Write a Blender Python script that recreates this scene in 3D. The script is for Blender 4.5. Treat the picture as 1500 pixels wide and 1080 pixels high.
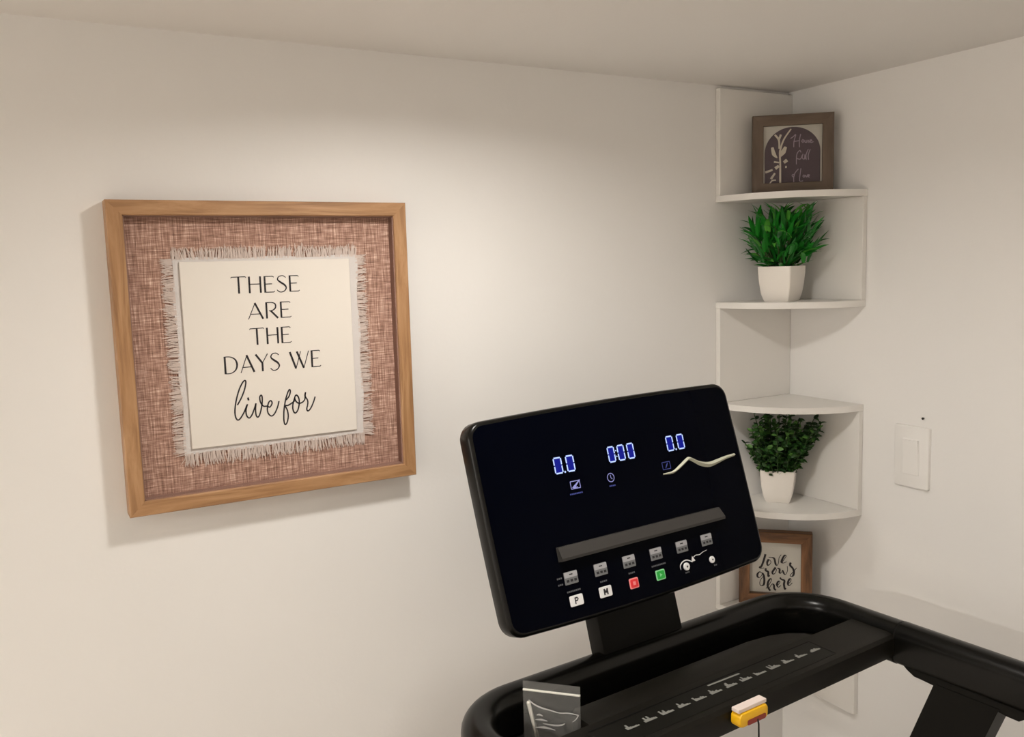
import bpy, bmesh, math, random
from mathutils import Vector, Matrix

for _o in list(bpy.data.objects):
    bpy.data.objects.remove(_o, do_unlink=True)
scene = bpy.context.scene
COL = scene.collection
R = math.radians
Z0 = 1.98                      # height of the top of the corner shelf above the floor

# ------------------------------------------------------------------ camera, world, exposure
cam_data = bpy.data.cameras.new('camera')
cam = bpy.data.objects.new('camera', cam_data)
COL.objects.link(cam)
cam_data.sensor_width = 36.0
cam_data.sensor_fit = 'HORIZONTAL'
cam_data.lens = 1278.93 / 1500.0 * 36.0
cam_data.clip_start = 0.02
CAM_R = Vector((0.86893006, -0.49416195, -0.02764978))
CAM_U = Vector((0.08192053, 0.08850385, 0.99270141))
CAM_D = Vector((0.48810816, 0.86485319, -0.11738567))
cam.matrix_world = Matrix(((CAM_R.x, CAM_U.x, -CAM_D.x, -1.40727),
                           (CAM_R.y, CAM_U.y, -CAM_D.y, -1.31324),
                           (CAM_R.z, CAM_U.z, -CAM_D.z, Z0 - 0.33026),
                           (0, 0, 0, 1)))
scene.camera = cam

world = bpy.data.worlds.new('world')
scene.world = world
world.use_nodes = True
world.node_tree.nodes['Background'].inputs[0].default_value = (0.5, 0.45, 0.4, 1)
world.node_tree.nodes['Background'].inputs[1].default_value = 0.05

scene.view_settings.view_transform = 'Standard'
scene.view_settings.look = 'None'
scene.view_settings.gamma = 1.0
scene.view_settings.use_curve_mapping = False
scene.view_settings.exposure = 0.0

LAMP_COLOUR = (1.0, 0.957, 0.900)
LAMP_POWER = 400.0             # radiance of the lens of each ceiling light
# ceiling lights: x, y, lens radius, strength factor; after the first, all added fill
LAMPS = [(-0.887, -0.505, 0.045, 0.70), (-2.0, -3.9, 0.100, 0.34), (-3.4, -2.7, 0.100, 0.38), (-3.6, -1.0, 0.120, 0.84)]
LAMP_DROP = 0.001              # the lenses sit this far below the ceiling

# ------------------------------------------------------------------ helpers
def lin(r, g, b):
    f = lambda c: (c / 255.0) / 12.92 if c <= 10.31 else (((c / 255.0) + 0.055) / 1.055) ** 2.4
    return (f(r), f(g), f(b), 1.0)

def new_mat(name):
    m = bpy.data.materials.new(name)
    m.use_nodes = True
    nt = m.node_tree
    return m, nt, nt.nodes['Principled BSDF']

def simple(name, col, rough=0.5, metal=0.0, coat=0.0, spec=0.5, bump=0.0, scale=200.0):
    m, nt, p = new_mat(name)
    p.inputs['Base Color'].default_value = col
    p.inputs['Roughness'].default_value = rough
    p.inputs['Metallic'].default_value = metal
    p.inputs['Coat Weight'].default_value = coat
    p.inputs['Coat Roughness'].default_value = 0.05
    p.inputs['Specular IOR Level'].default_value = spec
    if bump:
        tc = nt.nodes.new('ShaderNodeTexCoord')
        n = nt.nodes.new('ShaderNodeTexNoise')
        n.inputs['Scale'].default_value = scale
        n.inputs['Detail'].default_value = 3
        b = nt.nodes.new('ShaderNodeBump')
        b.inputs['Strength'].default_value = bump
        b.inputs['Distance'].default_value = 0.001
        nt.links.new(tc.outputs['Object'], n.inputs['Vector'])
        nt.links.new(n.outputs['Fac'], b.inputs['Height'])
        nt.links.new(b.outputs['Normal'], p.inputs['Normal'])
    return m

def emit(name, col, strength):
    m, nt, p = new_mat(name)
    p.inputs['Base Color'].default_value = (0.01, 0.01, 0.02, 1)
    p.inputs['Emission Color'].default_value = col
    p.inputs['Emission Strength'].default_value = strength
    p.inputs['Specular IOR Level'].default_value = 0.0
    return m

def wood(name, c1, c2, c3, rough=0.5, sc=1.0):
    """grain runs along the local x axis of the object"""
    m, nt, p = new_mat(name)
    tc = nt.nodes.new('ShaderNodeTexCoord')
    mp = nt.nodes.new('ShaderNodeMapping')
    mp.inputs['Scale'].default_value = (9 * sc, 90 * sc, 90 * sc)
    n = nt.nodes.new('ShaderNodeTexNoise')
    n.inputs['Scale'].default_value = 1.0
    n.inputs['Detail'].default_value = 5
    n.inputs['Roughness'].default_value = 0.6
    n.inputs['Distortion'].default_value = 0.6
    cr = nt.nodes.new('ShaderNodeValToRGB')
    e = cr.color_ramp.elements
    e[0].position = 0.3; e[0].color = c1
    e[1].position = 0.72; e[1].color = c3
    k = e.new(0.5); k.color = c2
    b = nt.nodes.new('ShaderNodeBump')
    b.inputs['Strength'].default_value = 0.15
    b.inputs['Distance'].default_value = 0.001
    nt.links.new(tc.outputs['Object'], mp.inputs['Vector'])
    nt.links.new(mp.outputs['Vector'], n.inputs['Vector'])
    nt.links.new(n.outputs['Fac'], cr.inputs['Fac'])
    nt.links.new(cr.outputs['Color'], p.inputs['Base Color'])
    nt.links.new(n.outputs['Fac'], b.inputs['Height'])
    nt.links.new(b.outputs['Normal'], p.inputs['Normal'])
    p.inputs['Roughness'].default_value = rough
    return m

def wall_paint(name, col, rough=0.6):
    m, nt, p = new_mat(name)
    tc = nt.nodes.new('ShaderNodeTexCoord')
    n = nt.nodes.new('ShaderNodeTexNoise')
    n.inputs['Scale'].default_value = 140
    n.inputs['Detail'].default_value = 4
    n2 = nt.nodes.new('ShaderNodeTexNoise')
    n2.inputs['Scale'].default_value = 3.5
    n2.inputs['Detail'].default_value = 3
    mix = nt.nodes.new('ShaderNodeMix')
    mix.data_type = 'RGBA'
    mix.inputs[6].default_value = (col[0] * .98, col[1] * .98, col[2] * .975, 1)
    mix.inputs[7].default_value = (min(1, col[0] * 1.02), min(1, col[1] * 1.02), min(1, col[2] * 1.02), 1)
    b = nt.nodes.new('ShaderNodeBump')
    b.inputs['Strength'].default_value = 0.12
    b.inputs['Distance'].default_value = 0.0015
    nt.links.new(tc.outputs['Object'], n.inputs['Vector'])
    nt.links.new(tc.outputs['Object'], n2.inputs['Vector'])
    nt.links.new(n2.outputs['Fac'], mix.inputs[0])
    nt.links.new(mix.outputs[2], p.inputs['Base Color'])
    nt.links.new(n.outputs['Fac'], b.inputs['Height'])
    nt.links.new(b.outputs['Normal'], p.inputs['Normal'])
    p.inputs['Roughness'].default_value = rough
    p.inputs['Specular IOR Level'].default_value = 0.3
    return m

class MB:
    """collects shapes and links them as ONE mesh object"""
    def __init__(self):
        self.v = []; self.f = []; self.m = []
    def add(self, vs, fs, mi=0):
        o = len(self.v)
        self.v += [tuple(x) for x in vs]
        for f in fs:
            self.f.append(tuple(o + i for i in f)); self.m.append(mi)
        return self
    def bm(self, bm, mi=0):
        bm.verts.index_update()
        self.add([v.co[:] for v in bm.verts], [[v.index for v in f.verts] for f in bm.faces], mi)
        bm.free()
        return self
    def box(self, x0, x1, y0, y1, z0, z1, mi=0, bev=0.0, seg=2):
        bm = bmesh.new()
        bmesh.ops.create_cube(bm, size=1.0)
        for v in bm.verts:
            v.co = Vector(((x0 + x1) / 2 + v.co.x * (x1 - x0), (y0 + y1) / 2 + v.co.y * (y1 - y0), (z0 + z1) / 2 + v.co.z * (z1 - z0)))
        if bev:
            bmesh.ops.bevel(bm, geom=list(bm.edges), offset=bev, segments=seg, affect='EDGES', profile=0.6)
        return self.bm(bm, mi)
    def prism(self, pts, fn, h0, h1, mi=0, bev=0.0):
        """polygon pts (u,w) extruded from h0 to h1; fn(u,w,h) gives the point"""
        n = len(pts)
        ar = sum(pts[i][0] * pts[(i + 1) % n][1] - pts[(i + 1) % n][0] * pts[i][1] for i in range(n))
        if ar < 0: pts = pts[::-1]
        rings = [(h0, 0.0), (h1, 0.0)]
        if bev: rings = [(h0, 0.0), (h1 - bev, 0.0), (h1 - bev * .3, bev * .3), (h1, bev)]
        vs = []
        for h, ins in rings:
            vs += [fn(p[0], p[1], h) for p in (inset(pts, ins) if ins else pts)]
        fs = [tuple(range(n))[::-1]]
        for k in range(len(rings) - 1):
            for i in range(n):
                j = (i + 1) % n
                fs.append((k * n + i, k * n + j, (k + 1) * n + j, (k + 1) * n + i))
        fs.append(tuple((len(rings) - 1) * n + i for i in range(n)))
        return self.add(vs, fs, mi)
    def ribbon(self, pts, w, fn, h=0.0, mi=0, smooth=True, sub=5, thick=0.0):
        """flat stroke along pts in (u,w); w a width or list of widths"""
        if not isinstance(w, (list, tuple)): w = [w] * len(pts)
        if smooth and len(pts) > 2: pts, w = catmull(pts, w, sub)
        n = len(pts); vs = []; fs = []
        for i in range(n):
            a = pts[max(0, i - 1)]; b = pts[min(n - 1, i + 1)]
            dx, dy = b[0] - a[0], b[1] - a[1]
            L = math.hypot(dx, dy) or 1e-9
            nx, ny = -dy / L * w[i] / 2, dx / L * w[i] / 2
            vs += [fn(pts[i][0] + nx, pts[i][1] + ny, h), fn(pts[i][0] - nx, pts[i][1] - ny, h)]
        for i in range(n - 1):
            fs.append((2 * i, 2 * i + 1, 2 * i + 3, 2 * i + 2))
        return self.add(vs, fs, mi)
    def tube(self, pts, r, seg=10, mi=0, caps=True):
        if not isinstance(r, (list, tuple)): r = [r] * len(pts)
        P = [Vector(p) for p in pts]; n = len(P); vs = []; fs = []
        up = None
        for i in range(n):
            t = (P[min(n - 1, i + 1)] - P[max(0, i - 1)]).normalized()
            if up is None:
                up = Vector((0, 0, 1)) if abs(t.z) < .9 else Vector((1, 0, 0))
            a = t.cross(up).normalized(); up = a.cross(t).normalized()
            for k in range(seg):
                q = 2 * math.pi * k / seg
                vs.append(P[i] + (a * math.cos(q) + up * math.sin(q)) * r[i])
        for i in range(n - 1):
            for k in range(seg):
                k2 = (k + 1) % seg
                fs.append((i * seg + k, i * seg + k2, (i + 1) * seg + k2, (i + 1) * seg + k))
        if caps:
            fs.append(tuple(range(seg))[::-1]); fs.append(tuple((n - 1) * seg + k for k in range(seg)))
        return self.add(vs, fs, mi)
    def sweep(self, path, sec, z, mi=0, sgn=-1):
        """section sec (lateral, height) swept along a horizontal path of (x,y)"""
        n = len(path); k = len(sec); vs = []; fs = []
        for i in range(n):
            a = path[max(0, i - 1)]; b = path[min(n - 1, i + 1)]
            dx, dy = b[0] - a[0], b[1] - a[1]; L = math.hypot(dx, dy)
            nx, ny = -dy / L, dx / L
            for (u, h) in sec:
                vs.append((path[i][0] + nx * u, path[i][1] + ny * u, z + h))
        for i in range(n - 1):
            for j in range(k):
                j2 = (j + 1) % k
                fs.append((i * k + j, i * k + j2, (i + 1) * k + j2, (i + 1) * k + j))
        fs.append(tuple(range(k))[::-1]); fs.append(tuple((n - 1) * k + j for j in range(k)))
        return self.add(vs, fs, mi)
    def disc(self, c, r, fn, h=0.0, mi=0, seg=20):
        vs = [fn(c[0] + r * math.cos(2 * math.pi * i / seg), c[1] + r * math.sin(2 * math.pi * i / seg), h) for i in range(seg)]
        return self.add(vs, [tuple(range(seg))], mi)
    def build(self, name, mats, parent=None, smooth=0.0, loc=None, rot=None, label=None, fix=True):
        me = bpy.data.meshes.new(name)
        me.from_pydata(self.v, [], self.f)
        if not isinstance(mats, (list, tuple)): mats = [mats]
        for m in mats: me.materials.append(m)
        me.polygons.foreach_set('material_index', self.m)
        if fix:
            bm = bmesh.new(); bm.from_mesh(me)
            bmesh.ops.recalc_face_normals(bm, faces=bm.faces)
            bm.to_mesh(me); bm.free()
        if smooth:
            me.polygons.foreach_set('use_smooth', [True] * len(me.polygons))
            if smooth < 180: me.set_sharp_from_angle(angle=R(smooth))
        me.update()
        o = bpy.data.objects.new(name, me)
        COL.objects.link(o)
        if parent: o.parent = parent
        if loc: o.location = loc
        if rot: o.rotation_euler = rot
        if label: o['label'] = label
        return o

def inset(pts, d):
    n = len(pts); out = []
    for i in range(n):
        p, c, q = Vector(pts[i - 1]), Vector(pts[i]), Vector(pts[(i + 1) % n])
        e1 = (c - p).normalized(); e2 = (q - c).normalized()
        n1 = Vector((-e1.y, e1.x)); n2 = Vector((-e2.y, e2.x))
        m = (n1 + n2)
        if m.length < 1e-6: m = n1
        m.normalize()
        k = d / max(0.35, m.dot(n1))
        out.append((c.x + m.x * k, c.y + m.y * k))
    return out

def catmull(pts, w, sub):
    op = []; ow = []; n = len(pts)
    for i in range(n - 1):
        p0 = pts[max(0, i - 1)]; p1 = pts[i]; p2 = pts[i + 1]; p3 = pts[min(n - 1, i + 2)]
        for k in range(sub):
            t = k / sub
            op.append(tuple(0.5 * (2 * p1[a] + (p2[a] - p0[a]) * t + (2 * p0[a] - 5 * p1[a] + 4 * p2[a] - p3[a]) * t * t
                                   + (3 * p1[a] - p0[a] - 3 * p2[a] + p3[a]) * t ** 3) for a in range(len(p1))))
            ow.append(w[i] + (w[i + 1] - w[i]) * t)
    op.append(pts[-1]); ow.append(w[-1])
    return op, ow

def tag(o, label=None, cat=None, group=None, kind=None):
    if label: o['label'] = label
    if cat: o['category'] = cat
    if group: o['group'] = group
    if kind: o['kind'] = kind
    return o

def thing(name, label, cat, loc, rotz=0.0, group=None):
    o = bpy.data.objects.new(name, None)
    o.empty_display_size = 0.05
    COL.objects.link(o)
    o.location = loc; o.rotation_euler = (0, 0, rotz)
    return tag(o, label, cat, group)

XZ = lambda u, w, h: (u, -h, w)          # drawn on a vertical face looking along +y, h towards the viewer
XY = lambda u, w, h: (u, w, h)

def rrect(x0, x1, y0, y1, r, seg=5):
    pts = []
    for cx, cy, a in ((x1 - r, y1 - r, 0), (x0 + r, y1 - r, 90), (x0 + r, y0 + r, 180), (x1 - r, y0 + r, 270)):
        for k in range(seg + 1):
            q = R(a + 90 * k / seg)
            pts.append((cx + r * math.cos(q), cy + r * math.sin(q)))
    return pts

# ------------------------------------------------------------------ materials
M = {}
M['wall'] = wall_paint('wall_paint', (0.86, 0.843, 0.820))
M['ceiling'] = wall_paint('ceiling_paint', (0.85, 0.828, 0.80), 0.75)
M['floor'] = wood('floor_wood', lin(196, 184, 170), lin(206, 194, 180), lin(214, 203, 190), 0.5, 0.3)
M['shelf'] = simple('white_laminate', (0.82, 0.795, 0.755, 1), 0.45, bump=0.05)
M['oak'] = wood('oak_veneer', lin(138, 100, 66), lin(168, 126, 86), lin(190, 150, 110), 0.45)
M['lining'] = simple('frame_lining', lin(150, 118, 104), 0.7)
M['walnut'] = wood('brown_wood', lin(70, 44, 24), lin(110, 74, 44), lin(134, 94, 60), 0.5)
M['greybrown'] = wood('grey_brown_wood', lin(84, 70, 58), lin(100, 84, 70), lin(112, 95, 80), 0.55)
M['card'] = simple('cream_card', lin(240, 233, 223), 0.75)
M['cloth'] = simple('white_cloth', lin(226, 220, 216), 0.95, bump=0.5, scale=900)
M['fringe'] = simple('cloth_fringe', lin(222, 205, 195), 0.95)
M['ink'] = simple('black_ink', lin(34, 28, 32), 0.7)
M['plum'] = simple('plum_print', lin(84, 70, 76), 0.6)
M['pale_print'] = simple('pale_print', lin(205, 196, 180), 0.6)
M['lilac_ink'] = simple('lilac_ink', lin(160, 144, 156), 0.6)
M['grey_card'] = simple('pale_grey_card', lin(196, 192, 182), 0.7)
M['ceramic'] = simple('white_ceramic', lin(240, 234, 226), 0.35, coat=0.2)
M['soil'] = simple('dark_moss', lin(25, 30, 15), 0.9)
M['leaf_a'] = simple('leaf_green', lin(30, 132, 34), 0.45)
M['leaf_b'] = simple('leaf_dark_green', lin(18, 98, 26), 0.45)
M['leaf_c'] = simple('leaf_light_green', lin(92, 172, 62), 0.45)
M['box_a'] = simple('boxwood_green', lin(40, 84, 26), 0.5)
M['box_b'] = simple('boxwood_dark', lin(24, 58, 18), 0.5)
M['box_c'] = simple('boxwood_light', lin(84, 130, 56), 0.5)
M['stem'] = simple('plant_stem', lin(48, 74, 28), 0.7)
M['plate'] = simple('white_plastic', (0.87, 0.85, 0.82, 1), 0.35)
M['dark_metal'] = simple('dark_metal', lin(30, 28, 26), 0.4, metal=0.6)
M['lamp_trim'] = simple('lamp_trim_grey', (0.12, 0.12, 0.12, 1), 0.7)
M['black'] = simple('black_plastic', (0.006, 0.0058, 0.005, 1), 0.42, spec=0.25, bump=0.12, scale=900)
M['black_gloss'] = simple('black_gloss_paint', (0.0034, 0.0033, 0.0026, 1), 0.26, spec=0.24)
M['bar'] = simple('grey_black_plastic', (0.0070, 0.0060, 0.0040, 1), 0.5, spec=0.2, bump=0.15, scale=900)
M['pit'] = simple('matt_black_plastic', (0.0025, 0.0025, 0.0025, 1), 0.65, spec=0.15)
M['glass_black'] = simple('black_glass', (0.0005, 0.0008, 0.0030, 1), 0.07, spec=0.03)
M['post'] = simple('dark_grey_paint', (0.0036, 0.0032, 0.0022, 1), 0.5, spec=0.15)
M['ledge'] = simple('ledge_grey', lin(60, 58, 56), 0.5, spec=0.3)
M['key_grey'] = simple('key_light_grey', lin(172, 172, 176), 0.5)
M['key_mid'] = simple('key_mid_grey', lin(116, 118, 120), 0.5)
M['key_white'] = simple('key_white', lin(240, 240, 240), 0.4)
M['key_dark'] = simple('key_print', lin(22, 22, 26), 0.5)
M['key_red'] = simple('key_red', lin(232, 40, 48), 0.4)
M['key_pink'] = simple('key_pale_red', lin(250, 150, 150), 0.4)
M['key_green'] = simple('key_green', lin(24, 176, 62), 0.4)
M['key_mint'] = simple('key_pale_green', lin(150, 225, 165), 0.4)
M['caption'] = simple('key_caption', lin(92, 94, 98), 0.5)
M['sticker'] = simple('sticker_black', (0.0065, 0.006, 0.0042, 1), 0.5, spec=0.2)
M['silhouette'] = simple('sticker_grey', lin(132, 132, 126), 0.5)
M['led'] = emit('led_white_blue', (0.50, 0.62, 1.0, 1), 1.25)
M['led_glow'] = emit('led_deep_blue', (0.0, 0.006, 0.30, 1), 0.8)
M['led_icon'] = emit('led_icon', (0.42, 0.42, 0.85, 1), 0.75)
M['led_dim'] = emit('led_caption', (0.10, 0.12, 0.42, 1), 0.6)
M['yellow'] = simple('yellow_plastic', lin(252, 196, 24), 0.35)
M['dark_red'] = simple('dark_red_plastic', lin(150, 40, 18), 0.4)
M['pink_white'] = simple('pale_plastic', lin(242, 226, 218), 0.4)
M['cream'] = simple('cream_plastic', lin(248, 246, 236), 0.35)
M['screen_streak'] = simple('streak_pale', lin(205, 205, 185), 0.25)  # pale colour of the reflection modelled on the console screen

def make_glass(name, tint, fac, rough, white=0.0):
    """thin clear sheet: mostly see-through, with a Fresnel reflection and a little milkiness"""
    m, nt, p = new_mat(name)
    out = nt.nodes['Material Output']
    tr = nt.nodes.new('ShaderNodeBsdfTransparent'); tr.inputs[0].default_value = tint
    gl = nt.nodes.new('ShaderNodeBsdfGlossy'); gl.inputs['Roughness'].default_value = rough
    fr = nt.nodes.new('ShaderNodeFresnel'); fr.inputs['IOR'].default_value = fac
    mx = nt.nodes.new('ShaderNodeMixShader')
    nt.links.new(fr.outputs[0], mx.inputs[0])
    nt.links.new(tr.outputs[0], mx.inputs[1]); nt.links.new(gl.outputs[0], mx.inputs[2])
    last = mx
    if white:
        df = nt.nodes.new('ShaderNodeBsdfDiffuse'); df.inputs[0].default_value = (0.8, 0.8, 0.78, 1)
        m2 = nt.nodes.new('ShaderNodeMixShader'); m2.inputs[0].default_value = white
        nt.links.new(mx.outputs[0], m2.inputs[1]); nt.links.new(df.outputs[0], m2.inputs[2])
        last = m2
    nt.links.new(last.outputs[0], out.inputs['Surface'])
    return m
M['pane'] = make_glass('picture_glass', (0.985, 0.985, 0.985, 1), 1.08, 0.05)
M['bag'] = make_glass('clear_plastic', (0.93, 0.93, 0.92, 1), 1.45, 0.15, 0.13)
M['bag_glint'] = make_glass('glint_white_plastic', (0.9, 0.9, 0.88, 1), 1.5, 0.2, 0.8)  # milky white for the painted glints on the bag

def burlap():
    m, nt, p = new_mat('burlap_weave')
    tc = nt.nodes.new('ShaderNodeTexCoord')
    cols = []
    for sc in ((34, 1, 520), (520, 1, 26)):
        mp = nt.nodes.new('ShaderNodeMapping'); mp.inputs['Scale'].default_value = sc
        n = nt.nodes.new('ShaderNodeTexNoise'); n.inputs['Scale'].default_value = 1.0
        n.inputs['Detail'].default_value = 2.5; n.inputs['Roughness'].default_value = 0.65
        nt.links.new(tc.outputs['Object'], mp.inputs['Vector'])
        nt.links.new(mp.outputs['Vector'], n.inputs['Vector'])
        cols.append(n)
    ad = nt.nodes.new('ShaderNodeMath'); ad.operation = 'ADD'
    nt.links.new(cols[0].outputs['Fac'], ad.inputs[0]); nt.links.new(cols[1].outputs['Fac'], ad.inputs[1])
    hf = nt.nodes.new('ShaderNodeMath'); hf.operation = 'MULTIPLY'; hf.inputs[1].default_value = 0.5
    nt.links.new(ad.outputs[0], hf.inputs[0])
    cr = nt.nodes.new('ShaderNodeValToRGB')
    e = cr.color_ramp.elements
    e[0].position = 0.34; e[0].color = lin(112, 84, 72)
    e[1].position = 0.66; e[1].color = lin(246, 220, 202)
    k = e.new(0.46); k.color = lin(162, 124, 108)
    k = e.new(0.55); k.color = lin(198, 160, 142)
    nt.links.new(hf.outputs[0], cr.inputs['Fac'])
    nt.links.new(cr.outputs['Color'], p.inputs['Base Color'])
    b = nt.nodes.new('ShaderNodeBump'); b.inputs['Strength'].default_value = 0.4; b.inputs['Distance'].default_value = 0.001
    nt.links.new(hf.outputs[0], b.inputs['Height']); nt.links.new(b.outputs['Normal'], p.inputs['Normal'])
    p.inputs['Roughness'].default_value = 0.95
    return m
M['burlap'] = burlap()

# ------------------------------------------------------------------ the room
CEIL = Z0 + 0.004
def struct(name, x0, x1, y0, y1, z0, z1, m):
    o = MB().box((x0 - x1) / 2, (x1 - x0) / 2, (y0 - y1) / 2, (y1 - y0) / 2, (z0 - z1) / 2, (z1 - z0) / 2).build(name, m, loc=((x0 + x1) / 2, (y0 + y1) / 2, (z0 + z1) / 2))
    return tag(o, kind='structure')
XW, YW = -4.1, -4.6
struct('wall_left', XW, 0.0, 0.0, 0.1, 0.0, CEIL, M['wall'])
struct('wall_right', 0.0, 0.1, YW, 0.1, 0.0, CEIL, M['wall'])
struct('wall_far', XW - 0.1, XW, YW, 0.1, 0.0, CEIL, M['wall'])
struct('wall_rear', XW - 0.1, 0.1, YW - 0.1, YW, 0.0, CEIL, M['wall'])
struct('ceiling', XW - 0.1, 0.1, YW - 0.1, 0.1, CEIL, CEIL + 0.1, M['ceiling'])
struct('floor', XW - 0.1, 0.1, YW - 0.1, 0.1, -0.1, 0.0, M['floor'])

BAFFLE = 0.016
lamp_labels = ['round dark grey ceiling downlight with short baffle nearest the corner shelf',
               'added unseen fill light as round dark grey downlight with short baffle over the walking end of the treadmill',
               'added unseen fill light as round dark grey downlight with short baffle farthest from the corner shelf',
               'added unseen fill light as round dark grey downlight with short baffle beyond the framed sign, near the far wall']
for i, (lx, ly, lr, ls) in enumerate(LAMPS):
    t = thing('ceiling_or_fill_light', lamp_labels[i], 'ceiling light', (lx, ly, CEIL), group='ceiling downlights')
    a = MB(); seg = 40; prof = ((lr + .001, -LAMP_DROP), (lr + .009, -LAMP_DROP - BAFFLE), (lr + .013, -LAMP_DROP - BAFFLE - .001), (lr + .018, -LAMP_DROP - BAFFLE + .003), (lr + .020, -0.0005))
    vs = []; fs = []
    for r_, z_ in prof:
        vs += [(r_ * math.cos(2 * math.pi * k / seg), r_ * math.sin(2 * math.pi * k / seg), z_) for k in range(seg)]
    for j in range(len(prof) - 1):
        for k in range(seg):
            k2 = (k + 1) % seg
            fs.append((j * seg + k, j * seg + k2, (j + 1) * seg + k2, (j + 1) * seg + k))
    a.add(vs, fs).build('baffle_ring', M['lamp_trim'], t, smooth=40)
    MB().disc((0, 0), lr, lambda u, w, h: (u, w, -LAMP_DROP - .001), seg=40).build(
        'lens', emit('lamp_lens', LAMP_COLOUR + (1,), LAMP_POWER * ls), t)

# ------------------------------------------------------------------ corner shelf
SH = thing('corner_shelf', 'white zigzag corner shelf with five quarter-round boards in the wall corner', 'shelf', (0, 0, Z0 - 1.247))
TOPS = [-0.207, -0.4145, -0.616, -0.8235, -1.036]
TH = 0.012; DEP = 0.197; B0 = 1.247
def shelf_board(z):
    pts = [(-0.0003, -0.0003)]
    for k in range(25):
        q = R(180 + 90 * k / 24)
        pts.append((DEP * math.cos(q), DEP * math.sin(q)))
    pts = [(min(x, -0.0003), min(y, -0.0003)) for x, y in pts]
    mb = MB().prism(pts, lambda u, w, h: (u, w, h), B0 + z - TH, B0 + z)
    return mb.build('shelf_board', M['shelf'], SH, smooth=40)
for z in TOPS: shelf_board(z)
edges_z = [-0.002] + TOPS + [-1.247]
for k in range(6):
    zt, zb = edges_z[k], edges_z[k + 1]
    if k: zt -= TH
    # panels alternate between the left wall and the right wall
    if k % 2 == 0:
        MB().box(-DEP, -0.0004, -0.012, -0.0004, B0 + zb, B0 + zt - 0.0003, bev=0.0008, seg=1).build('side_panel', M['shelf'], SH)
    else:
        MB().box(-0.012, -0.0004, -DEP, -0.0004, B0 + zb, B0 + zt - 0.0003, bev=0.0008, seg=1).build('side_panel', M['shelf'], SH)

# ------------------------------------------------------------------ framed sign on the left wall
SG = thing('framed_sign', 'large oak framed sign with cream lettered card on fringed cloth over burlap', 'picture', (-1.0807, -0.0005, Z0 - 0.4453))
HW, HH, RW, FD = 0.2136, 0.2163, 0.0205, 0.0330
def frame_rails(parent, hw, hh, rw, fd, mat, inner_y, mi2=None, name='frame_rail', bev=0.0012):
    for L, ang, off in ((hw, 0, (0, 0, hh)), (hw, 180, (0, 0, -hh)), (hh, 90, (hw, 0, 0)), (hh, -90, (-hw, 0, 0))):
        # local x along the rail, local z outwards (0 = outer edge), y depth
        mb = MB()
        def P(x, y, z): return (x, y, z)
        e = bev
        prof = [(0, 0), (-fd + e, 0), (-fd, -e), (-fd, -rw + e), (-fd + e, -rw), (inner_y, -rw), (0, -rw)]
        vs = []; n = len(prof)
        for s in (-1, 1):
            for (y, z) in prof:
                vs.append((s * (L + z), y, z))
        fs = [(i, (i + 1) % n, n + (i + 1) % n, n + i) for i in range(n)]
        fs += [tuple(range(n))[::-1], tuple(range(n, 2 * n))]
        mb.add(vs, fs)
        o = mb.build(name, mat, parent, loc=off)
        o.rotation_euler = (0, R(ang), 0)
frame_rails(SG, HW, HH, RW, FD, M['oak'], -0.012)
iw, ih = HW - RW, HH - RW
lin_mb = MB()
for (a, b, c, d) in ((-iw, -iw + .0015, -ih, ih), (iw - .0015, iw, -ih, ih), (-iw, iw, ih - .0015, ih), (-iw, iw, -ih, -ih + .0015)):
    lin_mb.box(a, b, -0.0285, -0.012, c, d)
lin_mb.build('inner_lining', M['lining'], SG, label='pinkish brown lining inside the oak frame')
MB().box(-iw, iw, -0.0125, -0.004, -ih, ih).build('burlap_backing', M['burlap'], SG, label='coarse pinkish brown burlap behind the card')
random.seed(4)
CX, CZ, CW, CH = 0.0012, -0.0022, 0.1345, 0.1395
cl = MB()
nx = 18
vs = []; fs = []
for i in range(nx + 1):
    for j in range(nx + 1):
        u, w = -1 + 2 * i / nx, -1 + 2 * j / nx
        wob = 0.0012 * math.sin(7 * u + 3 * w) * math.cos(5 * w)
        vs.append((CX + u * CW + 0.0015 * math.sin(9 * w) * abs(u) ** 6, -0.0148 - wob * .4, CZ + w * CH + 0.0015 * math.sin(8 * u + 1) * abs(w) ** 6))
for i in range(nx):
    for j in range(nx):
        fs.append((i * (nx + 1) + j, (i + 1) * (nx + 1) + j, (i + 1) * (nx + 1) + j + 1, i * (nx + 1) + j + 1))
cl.add(vs, fs)
cloth_o = cl.build('fringed_cloth', M['cloth'], SG, smooth=180, label='off-white cloth square with frayed edges')
fr = MB()
for side in range(4):
    for k in range(360):
        t = random.uniform(-1, 1); ln = random.uniform(0.010, 0.0165) * (1.15 if side == 2 else 1)
        if random.random() < .06: ln *= 1.25
        dr = random.gauss(0, 0.0022) + 0.002 * math.sin(t * 9 + side)
        w = random.uniform(0.0008, 0.0016); h = 0.0134 + random.uniform(0, 0.0022)
        if side == 0: p = [(CX + t * CW, CZ + CH - .002), (CX + t * CW + dr * .4, CZ + CH + ln * .5), (CX + t * CW + dr, CZ + CH + ln)]
        elif side == 2: p = [(CX + t * CW, CZ - CH + .002), (CX + t * CW + dr * .4, CZ - CH - ln * .5), (CX + t * CW + dr, CZ - CH - ln)]
        elif side == 1: p = [(CX + CW - .002, CZ + t * CH), (CX + CW + ln * .5, CZ + t * CH + dr * .4), (CX + CW + ln, CZ + t * CH + dr)]
        else: p = [(CX - CW + .002, CZ + t * CH), (CX - CW - ln * .5, CZ + t * CH + dr * .4), (CX - CW - ln, CZ + t * CH + dr)]
        fr.ribbon(p, [w, w, w * .5], XZ, h, smooth=False)
tag(fr.build('fringe', M['fringe'], cloth_o), kind='stuff')
PX, PZ, PW, PH = -0.0005, -0.0007, 0.1235, 0.1330
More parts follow.
